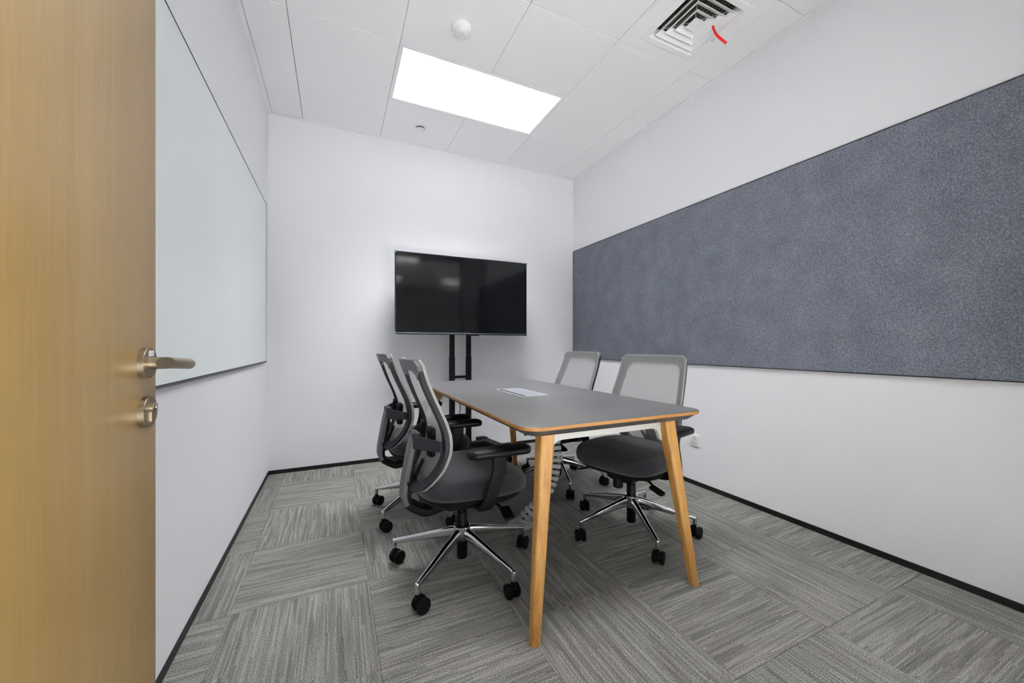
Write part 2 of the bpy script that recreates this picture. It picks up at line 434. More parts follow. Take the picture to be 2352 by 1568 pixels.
for row_, side_, x, y in OFFICE_FILL_SPOTS:  # unseen downlights added to throw light off the office floor into the room
    office_fill = panel_lamp(x-0.6, x+0.6, y-0.3, y+0.3, 2.855, 'added fill panel over the office outside the glazed wall, %s row, %s' % (row_, side_), 'added office fill', GLOWOFF, 0.015)
    downlight(office_fill, OFFICE_FILL_W, 80.0, 1.16, 0.56, (0.968, 0.985, 1.0))

# ------------------------------------------------------------------ air diffuser
DCX, DCY = 1.873, 1.530
vent = empty('air_diffuser', (DCX, DCY, ZC)); tag(vent, 'white square four-way air diffuser with nested louvres in the ceiling', 'air vent')
q4 = ((-1,-1),(1,-1),(1,1),(-1,1))
def sq(h, z): return [(a*h, c*h, z) for a, c in q4]
# plate filling the tile cell round the opening
px0, px1, py0, py1 = 1.556+0.0016-DCX, 2.156-0.0016-DCX, 1.2358+0.0016-DCY, 1.8124-0.0016-DCY
outer = lambda z: [(px0, py0, z), (px1, py0, z), (px1, py1, z), (px0, py1, z)]
obj('cover_plate', loft(bmesh.new(), [outer(0.012), outer(0.0), sq(0.21, 0.0), sq(0.21, 0.012)], closed=True), CEIL, vent, smooth=False)
obj('flange', loft(bmesh.new(), [sq(0.2095, 0.012), sq(0.2095, -0.004), sq(0.207, -0.005), sq(0.178, -0.005), sq(0.174, 0.0), sq(0.151, 0.03), sq(0.151, 0.04)], closed=True), TRIMW, vent, smooth=False)
for h in (0.152, 0.114, 0.076):
    obj('louvre', loft(bmesh.new(), [sq(h, -0.0065), sq(h-0.0012, -0.0068), sq(h-0.029, 0.0135), sq(h-0.0295, 0.0152), sq(h-0.0005, -0.0030)], closed=True), TRIMW, vent, smooth=False)
obj('centre_louvre', loft(bmesh.new(), [sq(0.038, -0.0065), sq(0.012, 0.0135), sq(0.012, 0.0152), sq(0.0375, -0.0030)], caps=False), TRIMW, vent, smooth=False)
bm = bmesh.new(); box(bm, -0.0375, 0.0375, -0.0375, 0.0375, -0.0066, -0.0056)
obj('centre_plate', bm, TRIMW, vent, smooth=False)
obj('duct_box', loft(bmesh.new(), [sq(0.15, 0.04), sq(0.15, 0.11), sq(0.148, 0.11), sq(0.148, 0.04)], closed=True), DUCT, vent, smooth=False)
bm = bmesh.new(); box(bm, -0.148, 0.148, -0.148, 0.148, 0.108, 0.112)
obj('duct_top', bm, mat('duct_dark', (60, 58, 54), 0.4, 0.8), vent, smooth=False)
for k in range(12):
    x = -0.135 + k*0.0245
    obj('damper_blade', boxbm(x-0.001, x+0.001, -0.147, 0.147, 0.045, 0.075), DUCT, vent, smooth=False)
# struts holding the louvres at the corners
for a, c in q4:
    bm = bmesh.new(); tube(bm, (a*0.15, c*0.15, 0.02), (a*0.02, c*0.02, 0.0145), 0.0012, 6)
    obj('strut', bm, TRIMW, vent)
# red ribbon
path = smoothpath([(1.975, 1.495, ZC-0.001), (1.988, 1.495, ZC-0.022), (2.003, 1.49, ZC-0.048), (2.028, 1.482, ZC-0.068), (2.060, 1.470, ZC-0.092)], 5)
rb = obj('ribbon', sweep(bmesh.new(), path, lambda i: rrect(0.0085, 0.0005, 0.0004, 1), (0.35, 0.9, -0.1)), RED)
tag(rb, 'red ribbon strip hanging from the air diffuser', 'ribbon')
# tiny lettering next to the diffuser
cu = bpy.data.curves.new('lettering', 'FONT'); cu.body = '-15'; cu.size = 0.02; cu.extrude = 0.0001
tmp = bpy.data.objects.new('tmp', cu); COL.objects.link(tmp)
me = bpy.data.meshes.new_from_object(tmp); bpy.data.objects.remove(tmp)
me.name = 'lettering'; me.materials.clear(); me.materials.append(INKG)
lo = bpy.data.objects.new('lettering', me); COL.objects.link(lo); lo.parent = vent
lo.location = (2.057-DCX, 1.545-DCY, -0.0053); lo.rotation_euler = (PI, 0, PI/2)

# ------------------------------------------------------------------ detector and sprinkler cover
root = empty('motion_detector', (0.664, 2.118, ZC)); tag(root, 'round white motion detector with domed lens on the ceiling', 'detector')
obj('base', lathe(bmesh.new(), [(0.0, 0), (0.055, 0), (0.056, -0.004), (0.055, -0.014), (0.052, -0.022), (0.047, -0.026), (0.044, -0.027), (0.0, -0.027)], 40), PLASTICW, root)
obj('lens', lathe(bmesh.new(), [(0.0, -0.024), (0.0445, -0.024), (0.0445, -0.027), (0.042, -0.034), (0.035, -0.041), (0.023, -0.046), (0.01, -0.048), (0.0, -0.048)], 40), mat('frosted_lens', (228, 228, 228), 0.2), root)
root = empty('sprinkler_cover', (0.652, 3.259, ZC)); tag(root, 'small flat round sprinkler cover on the ceiling near the back wall', 'sprinkler')
obj('cap', lathe(bmesh.new(), [(0.0, -0.012), (0.041, -0.012), (0.042, -0.011), (0.042, -0.010), (0.0, -0.010)], 40), PLASTICW, root)
obj('cup', lathe(bmesh.new(), [(0.0, -0.010), (0.038, -0.010), (0.038, 0.0), (0.0, 0.0)], 32), HOLE, root)

# ------------------------------------------------------------------ glass writing board (left wall)
BY0, BY1, BZ0, BZ1 = 0.97, 3.372, 0.909, 2.096
board = empty('glass_board', (XL, (BY0+BY1)/2, BZ0)); tag(board, 'large pale glass writing board with thin black edge on the left wall', 'whiteboard')
hy, hz = (BY1-BY0)/2, BZ1-BZ0
obj('panel', boxbm(0.004, 0.013, -hy+0.006, hy-0.006, 0.006, hz-0.006), GLASSB, board, smooth=False)
obj('backing', boxbm(0.0, 0.004, -hy+0.002, hy-0.002, 0.002, hz-0.002), BLACKTRIM, board, smooth=False)
for a in ((-hy, hy, hz-0.006, hz), (-hy, -hy+0.006, 0.006, hz-0.006), (hy-0.006, hy, 0.006, hz-0.006)):
    obj('edge_strip', boxbm(0.0, 0.014, a[0], a[1], a[2], a[3]), BLACKTRIM, board, smooth=False)
obj('edge_strip', boxbm(0.0, 0.014, -hy, hy, 0.001, 0.006), BLACKTRIM, board, smooth=False)
obj('bottom_rail', boxbm(0.0, 0.0145, -hy, hy, -0.005, 0.001), MIDGREY, board, smooth=False)

# ------------------------------------------------------------------ felt pin board (right wall)
FY0, FY1, FZ0, FZ1 = -0.05, 3.541, 0.889, 2.077
felt = empty('felt_board', (XR-0.001, (FY0+FY1)/2, FZ0)); tag(felt, 'long blue-grey felt pin board with thin black edge on the right wall', 'pin board')
hy, hz = (FY1-FY0)/2, FZ1-FZ0
obj('panel', boxbm(-0.011, 0.0, -hy+0.005, hy-0.005, 0.005, hz-0.005), FELT, felt, smooth=False)
for a in ((-hy, hy, hz-0.005, hz), (-hy, hy, 0.0, 0.005), (-hy, -hy+0.005, 0.005, hz-0.005), (hy-0.005, hy, 0.005, hz-0.005)):
    obj('edge_strip', boxbm(-0.013, 0.0, a[0], a[1], a[2], a[3]), BLACKTRIM, felt, smooth=False)

# ------------------------------------------------------------------ wall socket (right wall)
so = empty('wall_socket', (XR, 1.972, 0.328)); tag(so, 'square white power socket on the right wall below the felt board', 'socket')
bm = loft(bmesh.new(), [[(x, a, c) for a, c in rrect(0.043-d, 0.043-d, 0.004)] for x, d in ((0, 0), (-0.006, 0), (-0.008, 0.002))])
obj('plate', bm, PLASTICW, so)
obj('face', loft(bmesh.new(), [[(x, a, c) for a, c in rrect(0.034-d, 0.032-d, 0.003)] for x, d in ((-0.007, 0), (-0.0092, 0), (-0.0098, 0.001))]), PLASTICW, so)
for y, z, w_, h_ in ((0.0085, 0.014, 0.0032, 0.0032), (-0.0085, 0.014, 0.0032, 0.0032), (0, -0.006, 0.0015, 0.004), (0.008, -0.02, 0.0035, 0.0015), (-0.008, -0.02, 0.0035, 0.0015)):
    obj('socket_slot', boxbm(-0.0101, -0.0090, y-w_, y+w_, z-h_, z+h_), HOLE, so, smooth=False)
obj('name_strip', boxbm(-0.0101, -0.0090, -0.02, 0.02, 0.0275, 0.0295), INKG, so, smooth=False)

# ------------------------------------------------------------------ open door
DA = math.radians(1.0)
ux = (358-1176)/869.27
ED = 0.683
dirx, diry = math.sin(YAW) + math.cos(YAW)*ux, math.cos(YAW) - math.sin(YAW)*ux
DXE, DYE = dirx*ED, diry*ED
bm = loft(bmesh.new(), [[(-0.0225+a, -0.45+c, z) for a, c in rrect(0.0225, 0.45, 0.0012, 2)] for z in (0.008, 2.12)])
door = struct(obj('door_1', bm, DOORW)); door.location = (DXE, DYE, 0); door.rotation_euler = (0, 0, -DA)
HS = -0.0445
MX = zto((1, 0, 0))
def at(y, z): return Matrix.Translation((0, y, z)) @ MX
hz_ = 1.004
ros = obj('handle_rosette', lathe(bmesh.new(), [(0, 0), (0.0262, 0), (0.0262, 0.0078), (0.0256, 0.0086), (0.0, 0.0086)], 48, at(HS, hz_)), STEEL, door)
obj('sticker', boxbm(0.0086, 0.0089, HS-0.006, HS+0.0125, hz_+0.0115, hz_+0.0215), STICK, ros, smooth=False)
# lever: neck, mitred corner, grip
r_ = 0.0102
neck_l = 0.029
bm = bmesh.new()
n = 28
P0 = [Vector((0.0080, HS + r_*math.cos(2*PI*i/n), hz_ + r_*math.sin(2*PI*i/n))) for i in range(n)]
P1 = [Vector((neck_l + p.y - HS, p.y, p.z)) for p in P0]              # 45 degree mitre
loft(bm, [P0, P1])
obj('lever_neck', bm, STEEL, ros)
bm = bmesh.new()
G0 = [Vector((neck_l + r_*math.cos(2*PI*i/n), HS + r_*math.cos(2*PI*i/n), hz_ + r_*math.sin(2*PI*i/n))) for i in range(n)]
def gring(y, k, dz=0): return [Vector((neck_l + k*r_*math.cos(2*PI*i/n), HS + y, hz_ + dz + k*r_*math.sin(2*PI*i/n))) for i in range(n)]
loft(bm, [G0, gring(0.02, 1, -0.001), gring(0.06, 1, -0.0035), gring(0.106, 1, -0.0065), gring(0.113, 0.85, -0.007), gring(0.116, 0.5, -0.007)])
obj('lever_grip', bm, STEEL, ros)
lz = 0.921
lk = obj('lock_rosette', lathe(bmesh.new(), [(0, 0), (0.0262, 0), (0.0262, 0.0078), (0.0256, 0.0086), (0.0, 0.0086)], 48, at(HS+0.001, lz)), STEEL, door)
obj('lock_cylinder', lathe(bmesh.new(), [(0, 0.0083), (0.0072, 0.0083), (0.0072, 0.0135), (0.0064, 0.0142), (0, 0.0142)], 24, at(HS+0.001, lz+0.0075)), STEEL, lk)
obj('cylinder_tail', loft(bmesh.new(), [[(x, HS+0.001+a, lz-0.0075+c) for a, c in rrect(0.0036, 0.0105, 0.0035)] for x in (0.0083, 0.0112)]), STEEL, lk)
obj('key_slot', loft(bmesh.new(), [[(x, HS+0.001+a, lz+0.0075+c) for a, c in rrect(0.0011, 0.0042, 0.001)] for x in (0.0140, 0.0146)]), HOLE, lk)
obj('thumb_turn', loft(bmesh.new(), [[(x, HS+0.0035+a, lz+0.0095+c) for a, c in rrect(0.0021*k, 0.005*k, 0.0018)] for x, k in ((0.0142, 1), (0.0160, 0.9), (0.0166, 0.6))]), CHROME, lk)

# ------------------------------------------------------------------ conference table
TX0, TX1, TY0, TY1, TZ = 0.582, 1.466, 1.137, 2.938, 0.75
tcx, tcy = (TX0+TX1)/2, (TY0+TY1)/2
table = empty('conference_table', (tcx, tcy, 0)); tag(table, 'grey-topped conference table with splayed wooden legs and wood edge', 'table')
hw, hd = (TX1-TX0)/2, (TY1-TY0)/2
def trr(d, z, r=0.075): return [(a, c, z) for a, c in rrect(hw-d, hd-d, r-d*0.6, 10)]
obj('tabletop', loft(bmesh.new(), [trr(0.004, 0.7362), trr(0.0012, 0.7375), trr(0.0012, 0.7496), trr(0.0018, TZ)]), LAMINATE, table)
obj('edge_band', loft(bmesh.new(), [trr(0.0016, 0.7366), trr(0, 0.7370), trr(0, 0.7482), trr(0.0012, 0.7488)], caps=False), EDGEW, table)
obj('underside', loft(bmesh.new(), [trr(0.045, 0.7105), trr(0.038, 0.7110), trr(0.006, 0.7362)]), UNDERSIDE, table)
# legs, splayed towards the corners
FEET = ((0.624, 1.156), (1.405, 1.153), (1.400, 2.945), (0.624, 2.945))
SX, SY = 0.085, 0.075
def legbm(fx, fy, tx, ty):
    rings = []
    for k in range(13):
        t = k/12
        x, y, z = fx+(tx-fx)*t, fy+(ty-fy)*t, 0.711*t
        hwx, hwy = 0.0185+(0.0295-0.0185)*t, 0.016+(0.027-0.016)*t
        rings.append([(x-tx+a, y-ty+c, z) for a, c in rrect(hwx, hwy, 0.010, 5)])
    return loft(bmesh.new(), rings)
tops = []
for fx, fy in FEET:
    sx = 1 if fx < tcx else -1; sy = 1 if fy < tcy else -1
    tx, ty = fx+sx*SX, fy+sy*SY
    o = obj('leg', legbm(fx, fy, tx, ty), LEGW, table); o.location = (tx-tcx, ty-tcy, 0)
    tops.append((tx, ty, sx, sy, fx, fy))
# white metal end frames, beam with curved ends running down the legs
for (a, c) in ((0, 1), (3, 2)):
    xa, ya = tops[a][0], tops[a][1]; xc = tops[c][0]
    y = ya + (0.012 if a == 0 else -0.012)
    bm = bmesh.new()
    zt, zb, th = 0.7095, 0.672, 0.009
    # outline of the frame in x-z: beam, fillets and tongues along the legs
    def legin(sign, z):          # inner edge of the leg at height z
        base = xa if sign > 0 else xc
        return base + sign*(0.030 - (0.711-z)*SX/0.711 - (0.711-z)*0.0155)
    topl = [(legin(1, zt)-0.004, zt), (legin(-1, zt)+0.004, zt)]
    right = [(legin(-1, z)+0.004, z) for z in (0.69, 0.66, 0.62)]
    rin = [(legin(-1, 0.618)-0.002, 0.614), (legin(-1, 0.62)-0.010, 0.622), (legin(-1, 0.64)-0.014, 0.64)]
    fil = [(legin(-1, 0.65)-0.016, 0.650), (legin(-1, 0.66)-0.024, 0.6625), (legin(-1, 0.668)-0.04, 0.6705), (legin(-1, zb)-0.062, zb)]
    mirror = lambda L: [(xa+xc-x, z) for x, z in L][::-1]
    outl = topl + right + rin + fil + mirror(fil) + mirror(rin) + mirror(right)
    loft(bm, [[(x-tcx, y-tcy-th, z) for x, z in outl], [(x-tcx, y-tcy+th, z) for x, z in outl]])
    obj('end_frame', bm, WHITEMETAL, table, angle=0.5)
for x in (tcx-0.20, tcx+0.20):
    obj('long_beam', boxbm(x-tcx-0.02, x-tcx+0.02, tops[0][1]-tcy+0.02, tops[2][1]-tcy-0.02, 0.675, 0.7095), WHITEMETAL, table, smooth=False, bevel=0.002)
# power box let into the top
pb = empty('table_power_box', (1.0125, 2.05, TZ)); tag(pb, 'silver-framed flush power box in the middle of the table top', 'power box')
hx, hy = 0.0815, 0.19
ring = lambda d, z: [(a*(hx-d), c*(hy-d), z) for a, c in q4]
obj('frame', loft(bmesh.new(), [ring(0, 0.0), ring(0.0005, 0.0022), ring(0.009, 0.0022), ring(0.0095, 0.0004), ring(0.0095, 0.0)], closed=True), BOXFRAME, pb, smooth=False)
obj('slot', boxbm(-hx+0.0095, -hx+0.026, -hy+0.0095, hy-0.0095, 0.0, 0.0007), HOLE, pb, smooth=False)
obj('lid', boxbm(-hx+0.026, hx-0.0105, -hy+0.0105, hy-0.0105, 0.0, 0.0020), BOXLID, pb, smooth=False, bevel=0.0005)

# ------------------------------------------------------------------ cable spine under the table
sn = empty('cable_spine', (0.965, 1.955, 0)); tag(sn, 'silver segmented cable spine running from under the table to the floor', 'cable spine')
OFF = Vector((0.965, 1.955, 0))
obj('foot', lathe(bmesh.new(), [(0, 0), (0.072, 0), (0.073, 0.004), (0.066, 0.010), (0.03, 0.016), (0, 0.016)], 36), SPINEW, sn)
path = smoothpath([Vector((0.965, 1.955, 0.014))-OFF, Vector((0.985, 1.935, 0.055))-OFF, Vector((1.045, 1.90, 0.13))-OFF, Vector((1.105, 1.865, 0.23))-OFF, Vector((1.13, 1.85, 0.34))-OFF, Vector((1.135, 1.85, 0.45))-OFF, Vector((1.12, 1.86, 0.57))-OFF, Vector((1.085, 1.89, 0.70))-OFF], 12)
tot = sum((a-c).length for a, c in zip(path, path[1:]))
def along(s):
    for a, c in zip(path, path[1:]):
        L = (c-a).length
        if s <= L: return a+(c-a)*(s/L), (c-a).normalized()
        s -= L
    return path[-1], (path[-1]-path[-2]).normalized()
nl = 22; step = tot/nl
for k in range(nl):
    p, t = along((k+0.5)*step)
    sd = Vector((0.9, -0.42, 0)); sd = (sd - t*sd.dot(t)).normalized(); up = t.cross(sd)
    rings = [[p + t*d + sd*a*sc + up*c*sc for a, c in rrect(0.031, 0.016, 0.006, 3)] for d, sc in ((-step*0.33, 0.9), (-step*0.24, 1.0), (step*0.24, 1.0), (step*0.33, 0.9))]
    obj('spine_link', loft(bmesh.new(), rings), SPINEW if k < nl-3 else BLACKP, sn)
bm = sweep(bmesh.new(), path, lambda i: circ(0.007, 8), (0.9, -0.42, 0))
obj('core_cable', bm, BLACKP, sn)

# ------------------------------------------------------------------ office chairs
ZP = [(0.425, -0.200), (0.473, -0.160), (0.508, -0.138), (0.553, -0.120), (0.609, -0.108), (0.648, -0.108), (0.702, -0.119), (0.761, -0.143), (0.829, -0.173), (0.906, -0.200), (0.980, -0.218)]
def profile(z):      # smoothed table
    return sum(interp(ZP, z+d) for d in (-0.03, -0.015, 0, 0.015, 0.03))/5
def SURF(y, z, off=0.0):
    c = 0.034
    return Vector((profile(z) - c*(1-(y/0.215)**2) + off, y, z))
HWT = [(0.425, 0.150), (0.47, 0.178), (0.53, 0.205), (0.60, 0.222), (0.68, 0.224), (0.78, 0.218), (0.90, 0.208), (0.976, 0.203)]
def back_outline():
    ztop, zbot = 0.976, 0.425
    right = []
    zs = [zbot + (ztop-zbot)*k/26 for k in range(27)]
    rt, rb_ = 0.022, 0.035
    pts = []
    for z in zs:
        hwz = interp(HWT, z)
        if z > ztop-rt: hwz -= rt - math.sqrt(max(rt*rt-(z-(ztop-rt))**2, 0))
        if z < zbot+rb_: hwz -= rb_ - math.sqrt(max(rb_*rb_-((zbot+rb_)-z)**2, 0))
        right.append((hwz, z))
    extra = [(right[-1][0]*k, ztop) for k in (0.8, 0.6, 0.4, 0.2, 0, -0.2, -0.4, -0.6, -0.8)]
    bott = [(-right[0][0]*k, zbot) for k in (0.75, 0.5, 0.25, 0, -0.25, -0.5, -0.75)]
    return right + extra + [(-a, z) for a, z in right[::-1]] + bott
OUT = back_outline(); ZM = 0.70
def inset(d, pts=OUT):
    return [((abs(y)-d*min(1, abs(y)/0.12))*(1 if y >= 0 else -1), ZM + (z-ZM)*(1-d/0.2755)) for y, z in pts]

def make_chair():
    root = empty('office_chair', (0, 0, 0))
    # --- back: mesh skin with a rim, dark frame behind it
    bm = bmesh.new()
    rings = []
    for k in (1, 0.93, 0.8, 0.6, 0.4, 0.2, 0.06):
        rings.append([SURF(y*k, ZM+(z-ZM)*k) for y, z in OUT])
    loft(bm, rings, caps=False)
    bm.verts.ensure_lookup_table()
    bm.faces.new(bm.verts[-len(OUT):])
    skin = obj('back_mesh', bm, MESHF, root, angle=1.2)
    rim = loft(bmesh.new(), [[SURF(y, z, 0.0006) for y, z in inset(0.005)], [SURF(y, z, -0.001) for y, z in OUT], [SURF(y, z, -0.012) for y, z in OUT], [SURF(y, z, -0.012) for y, z in inset(0.005)]], closed=True)
    obj('mesh_edge', rim, MESHRIM, skin, angle=0.9)
    no = len(OUT)
    def frame_seg(idx, name, m, d0=0.003, d1=0.036, f0=-0.006, f1=-0.028, parent=root):
        A0, A1 = inset(d0), inset(d1)
        rings = [[SURF(*A0[i], f0), SURF(*A1[i], f0), SURF(*A1[i], f1+0.004), SURF(*A0[i], f1)] for i in idx]
        return obj(name, loft(bmesh.new(), rings), m, parent, angle=0.7)
    # index ranges: 0..26 right side up, 27..35 top, 36..62 left side down, 63..69 bottom
    fr = frame_seg(list(range(36+2, 63)) + list(range(63, no)) + list(range(0, 27-2)), 'back_frame', DARKGREY)
    frame_seg(list(range(24, 39)), 'top_rail', MIDGREY, d0=0.0025, d1=0.046, f1=-0.030)
    # --- lumbar band and spine
    for s in (-1, 1):
        pth = smoothpath([(-0.150, s*0.205, 0.628), (-0.168, s*0.170, 0.626), (-0.198, s*0.11, 0.623), (-0.222, s*0.058, 0.621), (-0.228, s*0.03, 0.620)], 5)
        L = len(pth)
        obj('lumbar_band', sweep(bmesh.new(), pth, lambda i: rrect(0.020+0.013*i/(L-1), 0.006, 0.004, 3), (0, 0, 1)), DARKGREY, root)
        # ribbed lumbar pad
        bm = bmesh.new()
        pr = [[SURF(s*0.085+a, 0.625+c, -0.012-d) for a, c in rrect(0.032-e, 0.062-e, 0.012, 4)] for d, e in ((0, 0), (0.014, 0), (0.017, 0.004))]
        loft(bm, pr)
        pad = obj('lumbar_pad', bm, BLACKP, root)
        for k in range(5):
            z = 0.585 + k*0.02
            bm = loft(bmesh.new(), [[SURF(s*0.085+a, z+c, -0.028-d) for a, c in rrect(0.023, 0.0045, 0.003, 2)] for d in (0, 0.006)])
            obj('pad_rib', bm, BLACKP, pad)
    pth = smoothpath([(-0.213, 0, 0.655), (-0.228, 0, 0.60), (-0.246, 0, 0.51), (-0.261, 0, 0.42), (-0.262, 0, 0.375), (-0.252, 0, 0.350)], 5)
    obj('spine', sweep(bmesh.new(), pth, lambda i: rrect(0.046, 0.013, 0.008, 4), (0, 1, 0)), MIDGREY, root)
    pth = smoothpath([(-0.198, 0, 0.645), (-0.213, 0, 0.60), (-0.231, 0, 0.51), (-0.246, 0, 0.42), (-0.247, 0, 0.378), (-0.240, 0, 0.358)], 5)
    obj('spine_liner', sweep(bmesh.new(), pth, lambda i: rrect(0.047, 0.0085, 0.006, 3), (0, 1, 0)), BLACKP, root)
    pth = smoothpath([(-0.2575, 0, 0.372), (-0.246, 0, 0.347), (-0.222, 0, 0.329), (-0.186, 0, 0.308), (-0.160, 0, 0.304), (-0.11, 0, 0.314), (-0.04, 0, 0.33)], 3)
    obj('lower_arm', sweep(bmesh.new(), pth, lambda i: rrect(0.045, 0.017, 0.008, 4), (0, 1, 0)), BLACKP, root)
    bm = bmesh.new()
    pth = smoothpath([(-0.252, 0, 0.425), (-0.222, 0, 0.432), (-0.196, 0, 0.445)], 4)
    sweep(bm, pth, lambda i: rrect(0.05-0.0006*i, 0.027-0.0012*i, 0.006, 3), (0, 1, 0))
    obj('tilt_bracket', bm, BLACKP, root)
    for s in (-1, 1):
        bm = bmesh.new()
        tube(bm, (-0.225, s*0.03, 0.455), (-0.195, s*0.075, 0.55), 0.008, 10)
        obj('bracket_arm', bm, BLACKP, root)
    # --- seat
    def outl(k, dx=0.0):
        pts = []
        for i in range(48):
            a = 2*PI*i/48; ca, sa = math.cos(a), math.sin(a)
            x = 0.243*math.copysign(abs(ca)**0.62, ca); y = 0.243*math.copysign(abs(sa)**0.55, sa)
            y *= 1.0 + 0.06*(x/0.243)
            pts.append((x*k+0.022+dx, y*k))
        return pts
    def fall(x, y): return -0.9*max(0, x-0.13)**2 - 0.02*max(0, x-0.02) + 0.10*max(0, -x-0.08)**2 + 0.16*y*y
    rings = []
    for k, z in ((0.955, 0.402), (0.985, 0.408), (1.0, 0.424), (1.0, 0.440), (0.985, 0.456), (0.95, 0.468), (0.88, 0.477), (0.75, 0.482), (0.55, 0.484), (0.3, 0.484), (0.1, 0.484)):
        rings.append([(x, y, z + (fall(x, y) if z > 0.43 else -0.25*max(0, x-0.17)**1.0*0.3)) for x, y in outl(k)])
    obj('seat', loft(bmesh.new(), rings), SEATF, root, angle=1.4)
    rings = [[(x, y, z + (0.06*max(0, x-0.1))) for x, y in outl(k)] for k, z in ((0.70, 0.352), (0.86, 0.366), (0.95, 0.384), (0.965, 0.402))]
    obj('seat_pan', loft(bmesh.new(), rings), BLACKP, root, angle=0.9)
    # --- mechanism
    rings = [[(x, y, z) for x, y in ((0.12-d, 0.085-d), (-0.10+d, 0.075-d), (-0.10+d, -0.075+d), (0.12-d, -0.085+d))] for z, d in ((0.296, 0.025), (0.312, 0.006), (0.362, 0.0))]
    mech = obj('tilt_mechanism', loft(bmesh.new(), rings), BLACKP, root, smooth=False, bevel=0.004)
    obj('tension_knob', lathe(bmesh.new(), [(0, 0.262), (0.022, 0.262), (0.0265, 0.266), (0.027, 0.315), (0, 0.315)], 24, Matrix.Translation((0.095, -0.02, 0))), BLACKP, mech)
    for s in (-1, 1):
        pth = [(0.085, s*0.07, 0.335), (0.10, s*0.16, 0.345), (0.115, s*0.195, 0.335)]
        bm = bmesh.new(); sweep(bm, smoothpath(pth, 3), lambda i: circ(0.006, 8), (1, 0, 0))
        rings = [[(0.128+a, s*0.225+c, z - (0.35*s*c)) for a, c in rrect(0.024*k, 0.034*k, 0.008, 3)] for z, k in ((0.318, 0.94), (0.322, 1), (0.327, 0.94))]
        loft(bm, rings)
        obj('lever', bm, BLACKP, mech)
    # --- armrests
    for s in (-1, 1):
        pth = smoothpath([(0.068, s*0.284, 0.600), (0.064, s*0.285, 0.53), (0.042, s*0.285, 0.455), (0.026, s*0.278, 0.405), (0.018, s*0.25, 0.374), (0.018, s*0.20, 0.360), (0.018, s*0.12, 0.352), (0.018, s*0.05, 0.350)], 5)
        L = len(pth)
        arm = obj('arm_post', sweep(bmesh.new(), pth, lambda i: rrect(0.031-0.006*min(1, i/12), 0.012, 0.008, 4), (1, 0, 0)), BLACKP, root)
        rings = []
        for z, d in ((0.594, 0.010), (0.597, 0.003), (0.605, 0.0), (0.615, 0.0), (0.622, 0.004), (0.626, 0.012), (0.6275, 0.022)):
            rings.append([(0.068+a*1.0, s*0.288+c, z+(0.004*math.cos((a)/0.135*1.5)-0.004)) for a, c in rrect(0.134-d, 0.043-d, 0.036-d*0.5, 7)])
        obj('arm_pad', loft(bmesh.new(), rings), BLACKS, arm, angle=0.9)
        obj('height_button', lathe(bmesh.new(), [(0, 0), (0.011, 0), (0.011, 0.003), (0.009, 0.004), (0, 0.004)], 16, Matrix.Translation((0.06, s*0.296, 0.52)) @ zto((0, s, 0))), BLACKS, arm)
    # --- column and star base
    obj('gas_lift', lathe(bmesh.new(), [(0, 0.054), (0.0225, 0.054), (0.0245, 0.057), (0.0245, 0.262), (0.022, 0.266), (0.015, 0.267), (0.015, 0.30), (0, 0.30)], 28), BLACKS, root)
    obj('hub', lathe(bmesh.new(), [(0.026, 0.138), (0.034, 0.140), (0.037, 0.150), (0.039, 0.196), (0.038, 0.203), (0.033, 0.206), (0.0265, 0.205)], 40), CHROME, root)
    return root
def star_leg(root, a, yaw, proto={}):
    if 'leg' not in proto:
        rings = []
        prof = ((0.026, 0.170, 0.0185, 0.028), (0.06, 0.1665, 0.0165, 0.0255), (0.14, 0.150, 0.0145, 0.0205), (0.24, 0.128, 0.0125, 0.0145), (0.305, 0.1145, 0.0112, 0.0110), (0.322, 0.110, 0.0110, 0.0105))
        for x, z, hw_, hh_ in prof:
            rings.append([(x, a_, z + c_ - (0.0 if c_ > 0 else 0.0)) for a_, c_ in [(p*hw_*(1.0 if q_ < 0 else 0.9), q_*hh_) for p, q_ in [(math.copysign(abs(math.cos(2*PI*i/20))**0.75, math.cos(2*PI*i/20)), math.copysign(abs(math.sin(2*PI*i/20))**0.75, math.sin(2*PI*i/20))) for i in range(20)]]])
        bm = loft(bmesh.new(), rings)
        lathe(bm, [(0, 0.1205), (0.005, 0.120), (0.009, 0.117), (0.0108, 0.111), (0.0112, 0.10), (0.0104, 0.078), (0, 0.078)], 18, Matrix.Translation((0.325, 0, 0)))
        proto['leg'] = obj('star_leg', bm, CHROME).data
        bpy.data.objects.remove(bpy.data.objects['star_leg'])
        bm = bmesh.new()
        for s in (-1, 1):       # twin wheels turning about local y, trailing towards +x
            M = Matrix.Translation((0.016, s*0.0165, 0.030)) @ zto((0, s, 0))
            lathe(bm, [(0, -0.0085), (0.027, -0.0085), (0.0295, -0.006), (0.030, -0.002), (0.030, 0.005), (0.0285, 0.0085), (0.024, 0.0102), (0, 0.0110)], 26, M)
        M = Matrix.Translation((0.016, 0, 0.030)) @ zto((0, 1, 0))
        lathe(bm, [(0, -0.009), (0.022, -0.009), (0.022, 0.009), (0, 0.009)], 20, M)
        lathe(bm, [(0, 0.040), (0.0095, 0.040), (0.0095, 0.079), (0, 0.079)], 14)
        bm2 = obj('caster', bm, BLACKP); proto['caster'] = bm2.data; bpy.data.objects.remove(bm2)
    o = bpy.data.objects.new('star_leg', proto['leg']); COL.objects.link(o); o.parent = root
    o.rotation_euler = (0, 0, a)
    c = bpy.data.objects.new('caster', proto['caster']); COL.objects.link(c); c.parent = o
    c.location = (0.325, 0, 0); c.rotation_euler = (0, 0, yaw - a)

